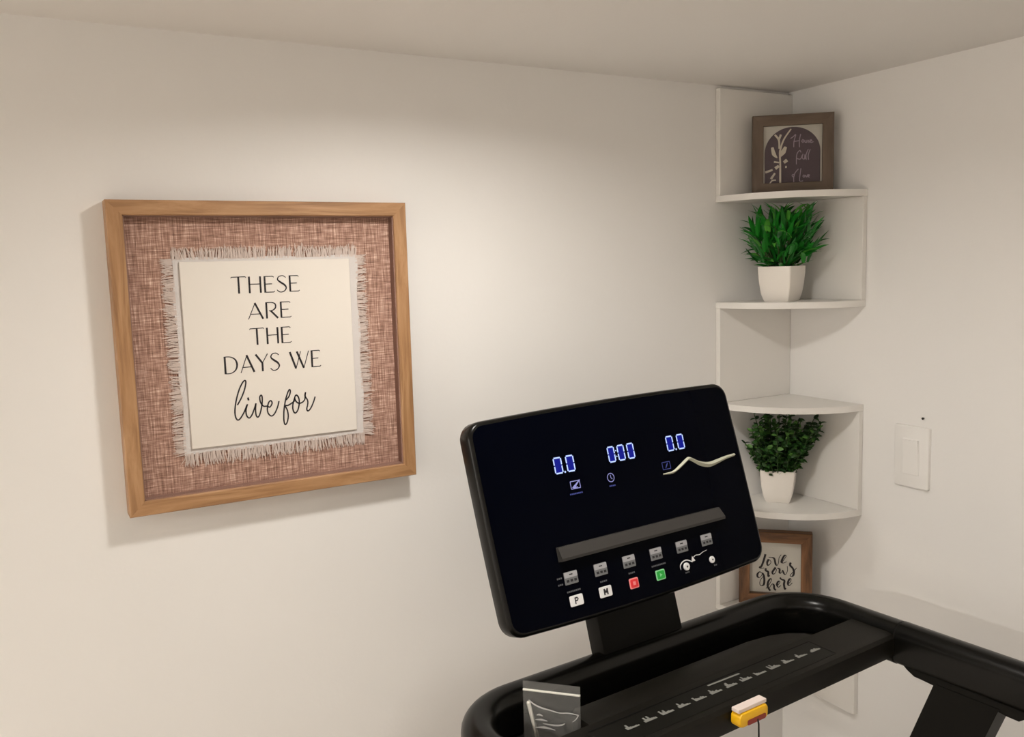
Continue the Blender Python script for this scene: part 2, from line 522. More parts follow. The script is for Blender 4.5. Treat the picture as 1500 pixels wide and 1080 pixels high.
MB().box(PX - PW, PX + PW, -0.0180, -0.0155, PZ - PH, PZ + PH, bev=0.0006, seg=1).build('lettered_card', M['card'], SG, label='cream card lettered in black')
LW, LT = 0.112, 0.050
def letter(ch):
    if ch == 'T': return .78, [([(0.0, .93), (.03, .99), (.75, 1.0), (.78, .94)], LT, 0), ([(.39, 1), (.39, 0)], LW, 0)]
    if ch == 'H': return .74, [([(.08, 1), (.08, 0)], LW, 0), ([(.66, 1), (.66, 0)], LW, 0), ([(.08, .54), (.66, .54)], LT, 0)]
    if ch == 'E': return .58, [([(.07, 1), (.07, 0)], LW, 0), ([(.07, .98), (.5, .98), (.56, .92)], LT, 0), ([(.07, .52), (.45, .52)], LT, 0), ([(.07, .02), (.52, .02), (.58, .08)], LT, 0)]
    if ch == 'S': return .60, [([(.54, .88), (.38, 1.0), (.16, .94), (.10, .76), (.25, .60), (.45, .44), (.54, .25), (.42, .05), (.2, .0), (.04, .14)], [LT, LT, .06, .08, LW, LW, .08, .06, LT, LT], 1)]
    if ch == 'A': return .78, [([(.02, 0), (.39, 1)], LT, 0), ([(.37, 1), (.75, 0)], LW, 0), ([(.15, .31), (.6, .31)], LT, 0)]
    if ch == 'R': return .66, [([(.08, 1), (.08, 0)], LW, 0), ([(.08, .98), (.36, .98), (.53, .87), (.53, .64), (.36, .48), (.2, .47)], [LT, LT, .08, .09, .06, LT], 1), ([(.28, .48), (.64, 0)], LW, 0)]
    if ch == 'D': return .80, [([(.08, 1), (.08, 0)], LW, 0), ([(.08, .98), (.38, .96), (.63, .80), (.72, .5), (.63, .2), (.38, .03), (.08, .02)], [LT, .05, .08, LW, .08, .05, LT], 1)]
    if ch == 'Y': return .66, [([(.0, 1), (.35, .48)], LW, 0), ([(.66, 1), (.35, .48)], LT, 0), ([(.35, .5), (.35, 0)], LW, 0)]
    if ch == 'W': return 1.12, [([(.02, 1), (.33, 0)], LW, 0), ([(.33, 0), (.64, 1)], LT, 0), ([(.42, 1), (.78, 0)], LW, 0), ([(.78, 0), (1.1, 1)], LT, 0)]
    return .38, []
def set_line(mb, text, x0, x1, zt, zb, h, fn=XZ):
    gap = 0.085
    tot = sum(letter(c)[0] for c in text) + gap * (len(text) - 1)
    sx = (x1 - x0) / tot; sz = zt - zb; x = x0
    for c in text:
        w, strokes = letter(c)
        for pts, wd, sm in strokes:
            s = sz
            wds = [q * s for q in wd] if isinstance(wd, list) else wd * s
            mb.ribbon([(x + p[0] * sx, zb + p[1] * sz) for p in pts], wds, fn, h, smooth=bool(sm))
        x += (w + gap) * sx
lt = MB()
for text, xa, xb, za, zb in (('THESE', -1.136, -1.0369, -.336, -.360), ('ARE', -1.1150, -1.0515, -.3743, -.398), ('THE', -1.1140, -1.0535, -.4115, -.4357), ('DAYS WE', -1.1538, -1.0105, -.4497, -.4752)):
    set_line(lt, text, xa + 1.0807, xb + 1.0807, za + .4453, zb + .4453, 0.0183)
LIVE = [[(-53.6,-78.3),(-47.5,-68.5),(-42.2,-56.8),(-39.6,-46.7),(-40.4,-43.1),(-43.8,-45.4),(-49.4,-55.2),(-54.4,-69.7),(-57.3,-83.5),(-57.5,-93.8),(-54.9,-100.0),(-50.7,-98.3),(-44.7,-89.6),(-40.0,-79.7)],[(-39.1,-78.3),(-41.8,-86.6),(-41.4,-94.7),(-37.9,-99.0),(-33.5,-94.6),(-28.7,-83.7),(-26.8,-78.2)],[(-26.8,-78.2),(-27.9,-85.7),(-27.8,-95.2),(-25.6,-99.1),(-22.5,-95.8),(-19.0,-84.7),(-17.5,-75.3),(-17.5,-68.7),(-19.0,-67.1),(-20.9,-70.2),(-20.0,-77.9),(-16.1,-83.6),(-10.5,-84.2),(-6.9,-86.0),(-3.3,-80.6),(-4.9,-76.6),(-8.3,-79.1),(-10.7,-87.5),(-9.8,-95.2),(-5.3,-99.6),(-0.4,-96.3),(4.4,-87.2),(7.1,-78.3)],[(-37.9,-68.5),(-37.2,-72.9)],[(17.8,-77.9),(22.5,-72.6),(24.8,-66.1),(24.0,-62.6),(21.4,-65.8),(17.5,-76.0),(14.2,-90.1),(12.9,-102.5),(13.0,-111.3),(14.7,-114.9),(17.8,-110.8),(19.6,-102.3),(18.8,-93.5),(15.9,-86.4),(19.7,-86.3),(25.7,-83.6),(30.7,-80.2)],[(31.0,-75.4),(28.1,-83.8),(27.2,-91.5),(28.7,-97.5),(31.6,-98.6),(35.3,-93.3),(37.5,-83.8),(36.8,-76.0),(33.6,-71.8),(31.0,-75.4),(32.6,-81.4),(37.2,-84.8),(42.7,-83.4),(46.4,-78.9),(47.0,-72.1),(47.9,-68.8)],[(47.9,-68.8),(47.1,-75.0),(50.2,-81.2),(50.3,-87.1),(48.4,-94.7),(50.2,-97.8),(54.3,-94.4),(59.3,-85.1),(62.2,-77.0)]]
for s in LIVE:
    lt.ribbon([(x / 1000 - .0038, z / 1000 + .0018) for x, z in s], 0.0021 if len(s) > 2 else 0.0026, XZ, 0.0183)
lt.build('lettering', M['ink'], SG)
MB().box(-iw + .0016, iw - .0016, -0.0285, -0.0272, -ih + .0016, ih - .0016).build('glass_pane', M['pane'], SG)

# ------------------------------------------------------------------ small frames on the shelf
def small_frame(name, label, loc, rotz, w, h, rail, depth, mat, tilt=0.0):
    t = thing(name, label, 'picture frame', loc, rotz)
    t.rotation_euler = (R(-tilt), 0, rotz)
    grp = bpy.data.objects.new('tmp', None)
    for L, ang, off in ((w / 2, 0, (0, 0, h)), (w / 2, 180, (0, 0, 0)), (h / 2, 90, (w / 2, 0, h / 2)), (h / 2, -90, (-w / 2, 0, h / 2))):
        prof = [(0, 0), (-depth + .001, 0), (-depth, -.001), (-depth, -rail + .001), (-depth + .001, -rail), (0, -rail)]
        vs = []; n = len(prof)
        for s in (-1, 1):
            for (y, z) in prof: vs.append((s * (L + z), y, z))
        fs = [(i, (i + 1) % n, n + (i + 1) % n, n + i) for i in range(n)] + [tuple(range(n))[::-1], tuple(range(n, 2 * n))]
        o = MB().add(vs, fs).build('frame_rail', mat, t, loc=off); o.rotation_euler = (0, R(ang), 0)
    return t
# upper frame: pale arch card with plum field, pale flowers and lilac script
e50 = R(50)
nd = Vector((-math.cos(e50), -math.sin(e50), 0)); ed = Vector((math.sin(e50), -math.cos(e50), 0))
c1 = Vector((-.09, -.09, 0)) + ed * 0.005 - nd * 0.02
F1 = small_frame('flower_frame', 'small grey-brown frame with plum arch and pale flower print on the top shelf board', (c1.x, c1.y, Z0 - 0.2068), R(50) - R(90), 0.150, 0.149, 0.0205, 0.02, M['greybrown'])
# print plane lies 16 mm in front of the back; u to the right, w up from the frame centre
FZ1 = 0.0745
P1 = lambda u, w, h: (u, -0.012 - h, w + FZ1)
art = MB()
art.prism([(-.0548, -.0545), (.0548, -.0545), (.0548, .0545), (-.0548, .0545)], P1, -0.008, 0.0, mi=0)
arch = [(-.0515, -.0544)]
for k in range(25):
    q = R(180 - 180 * k / 24)
    arch.append((0.0515 * math.cos(q) , 0.004 + 0.0475 * math.sin(q)))
arch.append((.0515, -.0544))
n_ = len(arch)
art.add([P1(u, w, 0.0004) for u, w in arch], [tuple(range(n_))], 1)
FLOWER = [[(-22.3,-54.7),(-22.6,-15.7),(-23.3,-3.1),(-22.8,9.3),(-16.2,28.9),(-3.0,48.1)],[(-24.7,11.9),(-25.4,28.2),(-32.9,38.5)],[(-25.4,28.2),(-21.8,38.6)],[(-28.2,-5.4),(-34.5,2.4),(-37.6,15.1)],[(-23.3,-3.1),(-17.3,5.3),(-12.5,15.0)],[(-24.5,-14.4),(-34.3,-12.6)],[(-15.9,-14.8),(-9.8,-10.1)],[(-13.3,-23.0),(-10.3,-23.2)],[(-25.0,-20.6),(-31.8,-25.3)],[(-36.7,-27.6),(-50.3,-32.0)],[(-32.3,-34.1),(-39.7,-45.1)],[(-30.4,-47.4),(-37.8,-48.3),(-42.7,-55.7)]]
fw = [[.0038, .0032, .0034, .0034, .0030, .0026], [.003, .0038, .0036], [.0036, .0040], [.0016, .0074, .0046], [.003, .0094, .0046], [.0026, .0032], [.0056, .0066], [.0040, .0040], [.0050, .0062], [.0036, .0044], [.0036, .0044], [.0022, .0026, .0022]]
for s, w in zip(FLOWER, fw):
    art.ribbon([(x / 1000, z / 1000 + (-.0005)) for x, z in s], w, P1, 0.0008, mi=2)
HOUSE = [[(-4.0,29.5),(1.4,33.0),(5.7,36.5),(2.7,24.2),(2.2,13.0)],[(14.8,37.2),(12.5,24.9),(12.9,12.5)],[(2.1,23.6),(13.1,24.9)],[(19.2,20.9),(16.8,23.5),(19.2,26.5),(21.0,23.3),(19.2,20.9)],[(22.8,25.6),(23.1,21.3),(25.9,21.1),(26.5,25.5),(26.8,20.5)],[(30.7,25.2),(28.9,23.5),(30.8,21.5),(28.9,20.1)],[(32.6,22.7),(35.6,23.7),(33.7,25.7),(32.3,22.7),(34.0,20.1),(38.6,21.7)],[(15.8,2.4),(13.3,6.3),(8.5,0.3),(7.4,-9.6),(7.5,-19.6)],[(8.0,-8.4),(14.7,-10.0),(18.3,-2.7)],[(19.5,-0.3),(18.3,-7.7),(22.0,-10.4),(23.1,-1.7),(23.5,-10.4)],[(29.1,8.0),(25.0,-3.0),(25.7,-11.8)],[(32.7,7.8),(29.2,-3.2),(29.9,-12.0)],[(1.5,-38.1),(-0.3,-40.6),(1.6,-43.1),(4.0,-40.1),(1.5,-38.1)],[(11.2,-28.6),(5.2,-35.8),(2.8,-44.5),(2.9,-53.2)],[(16.1,-27.5),(14.4,-40.0),(13.9,-51.2),(20.0,-51.5)],[(21.1,-40.3),(19.9,-42.7),(21.8,-44.7),(23.6,-42.3),(21.1,-40.3)],[(24.8,-40.4),(26.7,-44.9),(29.0,-39.4)],[(29.7,-43.2),(32.1,-41.4),(30.3,-40.1),(29.5,-43.8),(32.2,-45.2)]]
for s in HOUSE:
    art.ribbon([(x / 1000, z / 1000) for x, z in s], 0.0016, P1, 0.0008, mi=3)
art.build('art_print', [M['grey_card'], M['plum'], M['pale_print'], M['lilac_ink']], F1, label='pale card with plum arch, pale flower stem and lilac script')
MB().box(-.055, .055, -0.0165, -0.0155, FZ1 - .0545, FZ1 + .0545).build('glass_pane', M['pane'], F1)
# lower frame
nd = Vector((-1, -1, 0)).normalized(); ed = Vector((1, -1, 0)).normalized()
c2 = Vector((-.09, -.09, 0)) - ed * 0.0215 - nd * 0.02
F2 = small_frame('script_frame', 'small brown wooden frame with black brush script on pale card beneath the lower plant', (c2.x, c2.y, Z0 - 1.0358), R(45) - R(90), 0.143, 0.152, 0.0215, 0.022, M['walnut'])
FZ2 = 0.077
P2 = lambda u, w, h: (u, -0.012 - h, w + FZ2)
art = MB()
art.prism([(-.0502, -.0545), (.0502, -.0545), (.0502, .0545), (-.0502, .0545)], P2, -0.008, 0.0, mi=0)
LOVE = [[(-19.2,17.1),(-22.6,3.8),(-26.9,-8.7),(-30.3,-11.7),(-26.4,-13.3),(-21.6,-12.1)],[(-13.1,10.9),(-7.1,10.8),(-1.9,8.8),(0.8,-2.2),(3.4,-5.3),(6.4,0.1),(7.6,11.3),(11.8,18.1)],[(-12.7,6.7),(-15.6,0.5),(-14.9,-6.0),(-10.4,-3.4),(-8.3,1.9),(-12.7,6.7)],[(12.8,0.9),(17.9,9.2),(21.3,15.9),(17.9,16.6),(13.6,8.0),(12.4,2.3),(16.3,0.7),(22.3,3.9)],[(-25.4,-24.0),(-30.3,-21.1),(-34.6,-26.1),(-34.4,-32.0),(-30.3,-33.0),(-26.0,-27.5),(-25.0,-23.0),(-22.4,-28.1),(-21.1,-37.3),(-21.9,-46.8),(-25.8,-50.4),(-29.7,-48.3),(-29.3,-39.8),(-23.3,-30.0)],[(-18.2,-12.8),(-18.6,-17.5),(-13.8,-20.0),(-13.3,-29.3),(-10.3,-27.2)],[(0.9,-9.6),(-5.1,-19.4),(-4.2,-24.0),(0.1,-21.8),(2.6,-14.2),(-0.8,-12.5)],[(4.3,-11.3),(8.7,-12.8),(8.7,-20.3),(12.2,-20.1),(14.7,-14.3),(16.5,-19.8),(19.9,-23.7),(24.1,-15.5),(23.6,-5.3)],[(30.4,2.6),(29.2,-3.1),(34.4,-9.2),(36.6,-16.5),(35.4,-24.0),(32.0,-26.6),(29.4,-24.5),(35.3,-16.6),(42.0,-7.8)],[(-17.9,-55.9),(-11.0,-46.0),(-6.7,-36.3),(-9.3,-34.6),(-13.2,-40.5),(-14.4,-51.0),(-9.2,-60.0)],[(-10.9,-53.5),(-5.8,-45.6),(-2.3,-47.3),(-1.4,-54.7),(2.1,-58.2)],[(3.8,-48.7),(8.0,-43.7),(9.7,-38.9),(6.3,-39.2),(3.7,-45.9),(6.4,-51.3),(11.5,-47.2)],[(9.7,-30.5),(12.3,-34.1),(18.3,-36.4),(17.5,-44.0),(19.3,-54.1),(21.9,-52.1)],[(26.1,-42.4),(30.4,-37.4),(31.2,-31.8),(27.7,-33.0),(25.2,-40.6),(26.1,-45.2),(29.6,-45.0),(33.8,-40.0)]]
def brush(s):
    out = []
    for i in range(len(s)):
        a = s[max(0, i - 1)]; b = s[min(len(s) - 1, i + 1)]
        L = math.hypot(b[0] - a[0], b[1] - a[1]) or 1
        out.append(0.0013 + 0.0029 * max(0, -(b[1] - a[1]) / L))
    return out
for s in LOVE:
    n_ = len(s)
    art.ribbon([(x / 1000, z / 1000 + 0.009) for x, z in s], brush(s), P2, 0.0004, mi=1)
art.build('art_print', [M['grey_card'], M['ink']], F2, label='pale grey card with black brush script')
MB().box(-.0505, .0505, -0.0165, -0.0155, FZ2 - .0545, FZ2 + .0545).build('glass_pane', M['pane'], F2)

# ------------------------------------------------------------------ potted plants
def square_pot(parent, top, bot, h):
    """tapered square pot with softly curved sides and an open top"""
    mb = MB(); vs = []; fs = []
    outer = []
    def ring(half, z, r):
        return [(x, y, z) for x, y in rrect(-half, half, -half, half, r, 3)]
    zs = [(bot * .93, 0.0), (bot, .003), (bot + (top - bot) * .42, h * .22), (bot + (top - bot) * .75, h * .5), (bot + (top - bot) * .95, h * .8), (top, h), (top - .0025, h), (top - .004, h - .012)]
    n = 16
    for hf, z in zs: vs += ring(hf, z, .0035)
    for k in range(len(zs) - 1):
        for i in range(n):
            j = (i + 1) % n
            fs.append((k * n + i, k * n + j, (k + 1) * n + j, (k + 1) * n + i))
    fs.append(tuple(range(n))[::-1])
    mb.add(vs, fs)
    mb.build('pot', M['ceramic'], parent, smooth=35, label='white square tapered pot')
    hs = top - .004
    MB().box(-hs, hs, -hs, hs, h - .022, h - .013, bev=.002).build('moss_filling', M['soil'], parent)

def blade_mesh(name, L, W, curl, mat):
    vs = []; fs = []; n = 6
    for i in range(n + 1):
        t = i / n
        w = W * (math.sin(math.pi * min(1, .12 + t * .88)) ** .8) * (1 - .25 * t) + .0003
        a = curl * t
        x = L * (math.sin(a) / curl if abs(curl) > 1e-3 else t); z = L * ((1 - math.cos(a)) / curl if abs(curl) > 1e-3 else 0)
        vs += [(x, -w / 2, z + w * .18), (x, 0, z), (x, w / 2, z + w * .18)]
    for i in range(n):
        o = i * 3
        fs += [(o, o + 1, o + 4, o + 3), (o + 1, o + 2, o + 5, o + 4)]
    me = bpy.data.meshes.new(name); me.from_pydata(vs, [], fs); me.materials.append(mat)
    me.polygons.foreach_set('use_smooth', [True] * len(fs)); me.update()
    return me, Vector(vs[-2])

def aim(d, roll):
    d = d.normalized()
    q = d.to_track_quat('X', 'Z')
    return q @ Matrix.Rotation(roll, 3, 'X').to_quaternion()

random.seed(11)
PT1 = thing('potted_grass_plant', 'artificial bright green broad-bladed grass in white square pot on second shelf board', 'plant', (-0.104, -0.084, Z0 - 0.4145), R(17.4))
square_pot(PT1, 0.0342, 0.0262, 0.068)
blades = [blade_mesh('blade', L, W, c, M[m]) for L, W, c, m in ((.050, .0100, -.5, 'leaf_a'), (.044, .0100, -.9, 'leaf_b'), (.058, .0095, -.35, 'leaf_b'), (.042, .0085, -1.2, 'leaf_c'), (.052, .0105, -.7, 'leaf_a'), (.038, .0090, .3, 'leaf_b'), (.048, .0100, -.8, 'leaf_a'))]
MW1 = Matrix.Translation(Vector((-0.104, -0.084, Z0 - 0.4145))) @ Matrix.Rotation(R(17.4), 4, 'Z')
def fits(p, zmax, lo=-0.0135):
    return p.x < lo and p.y < lo and p.z < zmax
made = 0; tries = 0
stems = MB()
def grass_radius(z):
    pts = ((.066, .050), (.085, .074), (.110, .093), (.140, .092), (.165, .080), (.192, .066))
    for (z0, r0), (z1, r1) in zip(pts, pts[1:]):
        if z0 <= z <= z1: return r0 + (r1 - r0) * (z - z0) / (z1 - z0)
    return 0
while made < 298 and tries < 20000:
    tries += 1
    z = random.uniform(.070, .1915); az = random.uniform(0, 2 * math.pi)
    rr = grass_radius(z) * (math.sqrt(random.uniform(.35, 1.0)) if random.random() < .75 else random.uniform(.2, .8))
    tip_t = Vector((rr * math.cos(az), rr * math.sin(az), z))
    org = Vector((.014 * math.cos(az), .014 * math.sin(az), .048))
    d = (tip_t - org).normalized() + Vector((random.gauss(0, .16), random.gauss(0, .16), random.gauss(0, .14)))
    me, tip = random.choice(blades)
    q = aim(d, random.gauss(0, .5))
    base = tip_t - q @ tip
    if base.z < .054 or math.hypot(base.x, base.y) > .060: continue
    if math.hypot(base.x, base.y) > .024 and base.z < .072: continue
    if not all(fits(MW1 @ (base + q @ f), Z0 - 0.2215) for f in (tip, tip * .5 + Vector((0, 0, .004)), Vector((0, 0, 0)))): continue
    o = bpy.data.objects.new('leaf', me); COL.objects.link(o); o.parent = PT1
    o.location = base; o.rotation_mode = 'QUATERNION'; o.rotation_quaternion = q
    if made % 3 == 0:
        stems.tube([Vector((org.x * .6, org.y * .6, .048)), (Vector((org.x, org.y, .056)) + base) / 2 + Vector((0, 0, .004)), base], .0011, 5)
    made += 1
stems.build('stems', M['stem'], PT1)

random.seed(23)
pp2 = (-0.079, -0.057)
PT2 = thing('potted_boxwood_plant', 'artificial dark green small-leaved boxwood in white square pot on fourth shelf board', 'plant', (pp2[0], pp2[1], Z0 - 0.8235), R(38))
square_pot(PT2, 0.0335, 0.0245, 0.067)
smalls = [blade_mesh('small_leaf', L, W, c, M[m]) for L, W, c, m in ((.013, .0085, -.5, 'box_a'), (.011, .0075, .5, 'box_b'), (.014, .0085, -.9, 'box_a'), (.012, .0085, .2, 'box_c'), (.012, .008, -.4, 'box_b'), (.013, .008, .6, 'box_b'))]
MW2 = Matrix.Translation(Vector((pp2[0], pp2[1], Z0 - 0.8235))) @ Matrix.Rotation(R(38), 4, 'Z')
cand = []; stems = MB()
camloc = cam.matrix_world.translation
for s_ in range(100):
    az = random.uniform(0, 2 * math.pi); rr = math.sqrt(random.random())
    b = Vector((math.cos(az) * .026 * rr, math.sin(az) * .026 * rr, .05))
    L = random.uniform(.07, .135); lean = rr * 0.52 + random.gauss(0, .05)
    dirv = Vector((math.cos(az) * math.sin(lean), math.sin(az) * math.sin(lean), math.cos(lean)))
    pts = [b]
    for k in range(1, 12):
        t = L * k / 11
        p = b + dirv * t
        if not fits(MW2 @ p, Z0 - 0.632, -0.017): break
        pts.append(p)
        for side in (0, 1, 2):
            a2 = random.uniform(0, 2 * math.pi)
            ld = Vector((math.cos(a2), math.sin(a2), random.uniform(-.1, .8)))
            me, tip = random.choice(smalls)
            q = aim(ld, random.gauss(0, .6))
            if fits(MW2 @ (p + q @ tip), Z0 - 0.6295, -0.0135) and (p + q @ tip).z > .058:
                cand.append((( MW2 @ p - camloc).length, p, q, me))
    if len(pts) > 1: stems.tube(pts, .0009, 5)
stems.build('stems', M['stem'], PT2)
cand.sort(key=lambda c: c[0])
for dist, p, q, me in cand[:295]:
    o = bpy.data.objects.new('leaf', me); COL.objects.link(o); o.parent = PT2
    o.location = p; o.rotation_mode = 'QUATERNION'; o.rotation_quaternion = q
fo = MB()
mat_i = {'boxwood_green': 0, 'boxwood_dark': 1, 'boxwood_light': 2}
for dist, p, q, me in cand[295:]:
    fo.add([p + q @ v.co for v in me.vertices], [tuple(f.vertices) for f in me.polygons], mat_i[me.materials[0].name])
tag(fo.build('inner_foliage', [M['box_a'], M['box_b'], M['box_c']], PT2, smooth=180, fix=False), kind='stuff')

# ------------------------------------------------------------------ light switch and nail on the right wall
SW = thing('light_switch', 'white rocker light switch plate on the right wall beside the corner shelf', 'light switch', (-0.0003, -0.3066, Z0 - 0.6985))
YZ = lambda u, w, h: (-h, -u, w)
MB().prism(rrect(-.0355, .0355, -.0572, .0572, .003, 3), YZ, 0, .0062, bev=.002).build('plate', M['plate'], SW, smooth=30)
MB().prism(rrect(-.0170, .0170, -.0335, .0335, .0015, 2), YZ, .005, .0068, bev=.0006).build('bezel', M['plate'], SW)
rk = MB()
rk.add([YZ(u, w, h) for u, w, h in ((-.0155, -.032, .0066), (.0155, -.032, .0066), (.0155, 0, .0078), (-.0155, 0, .0078), (.0155, .032, .0104), (-.0155, .032, .0104),
        (-.0155, -.032, .004), (.0155, -.032, .004), (.0155, .032, .004), (-.0155, .032, .004))],
       [(0, 1, 2, 3), (3, 2, 4, 5), (0, 6, 7, 1), (5, 4, 8, 9), (0, 3, 5, 9, 6), (1, 7, 8, 4, 2)])
rk.build('rocker', M['plate'], SW)
for zz in (-.0478, .0478):
    MB().disc((0, zz), .0028, YZ, .0066, seg=14).build('screw', M['plate'], SW)
NL = MB().tube([(0, 0, 0), (-.004, 0, 0)], .0014, 10).tube([(-.0035, 0, 0), (-.0048, 0, 0)], .0022, 12).build('nail', M['dark_metal'], loc=(0.001, -.326, Z0 - .6252))
tag(NL, 'tiny dark nail head in the right wall just above the light switch', 'nail')

# ------------------------------------------------------------------ treadmill
TC = Vector((-0.64, -0.305, 0.0)); TA = R(4.5)
TM = thing('treadmill', 'black folding treadmill with lit console, tray and handrails in front of the corner', 'treadmill', TC, TA)
# local frame: x across the machine, y = -s (s runs from the wall towards the user), z above the floor
def T(l, s, z): return (l, -s, z + Z0)
CO = None
# console body
con = MB()
def con_outline(d):
    """outline of the console face, d = inset"""
    TL, TR, BR, BL = (-.2520 + d, .1425 - d), (.2485 - d, .1495 - d), (.2545 - d, -.1425 + d), (-.2435 + d, -.1470 + d)
    def edge(a, b, bulge, n, skip):
        L = math.hypot(b[0] - a[0], b[1] - a[1]); out = []
        nx, ny = (b[1] - a[1]) / L, -(b[0] - a[0]) / L
        for i in range(n + 1):
            t = skip / L + (1 - 2 * skip / L) * i / n
            k = 4 * t * (1 - t) * bulge
            out.append((a[0] + (b[0] - a[0]) * t - nx * k, a[1] + (b[1] - a[1]) * t - ny * k))
        return out
    r = max(.008, .023 - d)
    pts = []
    es = [edge(TL, TR, .0040, 8, r), edge(TR, BR, .0015, 4, r), edge(BR, BL, .0062, 8, r), edge(BL, TL, .0015, 4, r)]
    cs = [TR, BR, BL, TL]
    for e, c, nxt in zip(es, cs, es[1:] + es[:1]):
        pts += e
        p0, p2 = e[-1], nxt[0]
        for k in range(1, 6):
            t = k / 6
            # rational quarter arc
            w = .7071
            b0, b1, b2 = (1 - t) ** 2, 2 * w * t * (1 - t), t * t
            dn = b0 + b1 + b2
            pts.append(((b0 * p0[0] + b1 * c[0] + b2 * p2[0]) / dn, (b0 * p0[1] + b1 * c[1] + b2 * p2[1]) / dn))
    return pts
rings = [(-.034, .020), (-.031, .006), (-.026, .001), (-.024, 0.0), (-.005, 0.0), (-.0015, .0018), (0.0, .0045)]
vs = []; fs = []
for z, d in rings:
    o_ = con_outline(d); n_ = len(o_); vs += [(x, y, z) for x, y in o_]
for k in range(len(rings) - 1):
    for i in range(n_):
        j = (i + 1) % n_
        fs.append((k * n_ + i, k * n_ + j, (k + 1) * n_ + j, (k + 1) * n_ + i))
fs += [tuple(range(n_))[::-1], tuple((len(rings) - 1) * n_ + i for i in range(n_))]
con.add(vs, fs)
CO = con.build('console', M['black_gloss'], TM, smooth=40, loc=(-.0030, .0036, Z0 - .6754), rot=(R(73.16), 0, 0), label='black glossy console with blue lit readouts')
g = MB(); o_ = con_outline(.0062)
g.prism(o_, XY, -.0006, .0006)
g.build('screen_glass', M['glass_black'], CO)
H = .0011
# seven-segment readouts
def digit(mb, x, y, w, h, sw, glow):
    g_ = .0009
    a, b = x + sw / 2, x + w - sw / 2
    t, m_, d = y + h - sw / 2, y + h / 2, y + sw / 2
    for p in (((a + g_, t), (b - g_, t)), ((a + g_, d), (b - g_, d)), ((a, m_ + g_), (a, t - g_)), ((a, d + g_), (a, m_ - g_)), ((b, m_ + g_), (b, t - g_)), ((b, d + g_), (b, m_ - g_))):
        mb.ribbon(list(p), sw, XY, H + .0003, 0, smooth=False)
    n = rrect(x + sw * .3, x + w - sw * .3, y + sw * .3, y + h - sw * .3, .003, 3)
    mb.add([(p[0], p[1], H) for p in n], [tuple(range(len(n)))], 1)
def dot(mb, x, y, r):
    mb.disc((x, y), r, XY, H + .0003, 0, 12)
for seqs, x0, y0, wid, lab in ((('0', '.', '0'), -.1245, .0535, .0365, 'left blue readout showing 0.0'), (('0', ':', '0', '0'), -.0252, .0552, .0525, 'middle blue readout showing 0:00'), (('0', '.', '0'), .0925, .0552, .0375, 'right blue readout showing 0.0')):
    ro = MB(); hh_ = .0238; dw = .0138 if len(seqs) == 4 else .0148
    if len(seqs) == 3:
        xs = [x0, x0 + wid - dw]; px_ = x0 + wid / 2 - .0008
        dot(ro, px_, y0 + .0014, .0015)
    else:
        gp = .0050; xs = [x0, x0 + dw + gp, x0 + 2 * dw + gp + .0050]
        dot(ro, x0 + dw + gp / 2, y0 + hh_ * .32, .0010); dot(ro, x0 + dw + gp / 2, y0 + hh_ * .68, .0010)
    for x in xs: digit(ro, x, y0, dw, hh_, .0020, True)
    ro.build('number_readout', [M['led'], M['led_glow']], CO, label=lab, fix=False)
# small lit icons
def outline_rect(mb, x0, x1, y0, y1, w, mi=0):
    mb.ribbon([(x0, y0), (x1, y0)], w, XY, H, mi, False); mb.ribbon([(x0, y1), (x1, y1)], w, XY, H, mi, False)
    mb.ribbon([(x0, y0), (x0, y1)], w, XY, H, mi, False); mb.ribbon([(x1, y0), (x1, y1)], w, XY, H, mi, False)
ic = MB(); outline_rect(ic, -.1020, -.0855, .0292, .0398, .0011)
ic.ribbon([(-.1000, .0310), (-.0955, .0325), (-.0920, .0350), (-.0850, .0405)], [.0008, .0034, .0026, .0012], XY, H + .0002)
ic.ribbon([(-.0985, .0305), (-.0905, .0308)], .0016, XY, H + .0002)
for k in range(8): ic.ribbon([(-.1062 + .0029 * k, .0222), (-.1040 + .0029 * k, .0222)], .0020, XY, H, 1, False)
ic.build('lit_icon', [M['led_icon'], M['led_dim']], CO, label='lit track icon under the left readout', fix=False)
ic = MB(); ic.ribbon([(-.0281 + .0062 * math.cos(2 * math.pi * k / 24), .0342 + .0062 * math.sin(2 * math.pi * k / 24)) for k in range(25)], .0011, XY, H, 0, False)
ic.ribbon([(-.0281, .0380), (-.0281, .0338), (-.0258, .0318)], .0011, XY, H + .0002, 0, False)
for k in range(4): ic.ribbon([(-.0335 + .0030 * k, .0222), (-.0313 + .0030 * k, .0222)], .0020, XY, H, 1, False)
ic.build('lit_icon', [M['led_icon'], M['led_dim']], CO, label='lit clock icon under the middle readout', fix=False)
ic = MB(); outline_rect(ic, .0755, .0915, .0296, .0405, .0009)
ic.ribbon([(.0810, .0312), (.0838, .0350), (.0868, .0388)], [.0008, .0022, .0010], XY, H + .0002)
ic.build('lit_icon', [M['led_dim'], M['led_icon']], CO, label='faint lit slope icon under the right readout', fix=False)
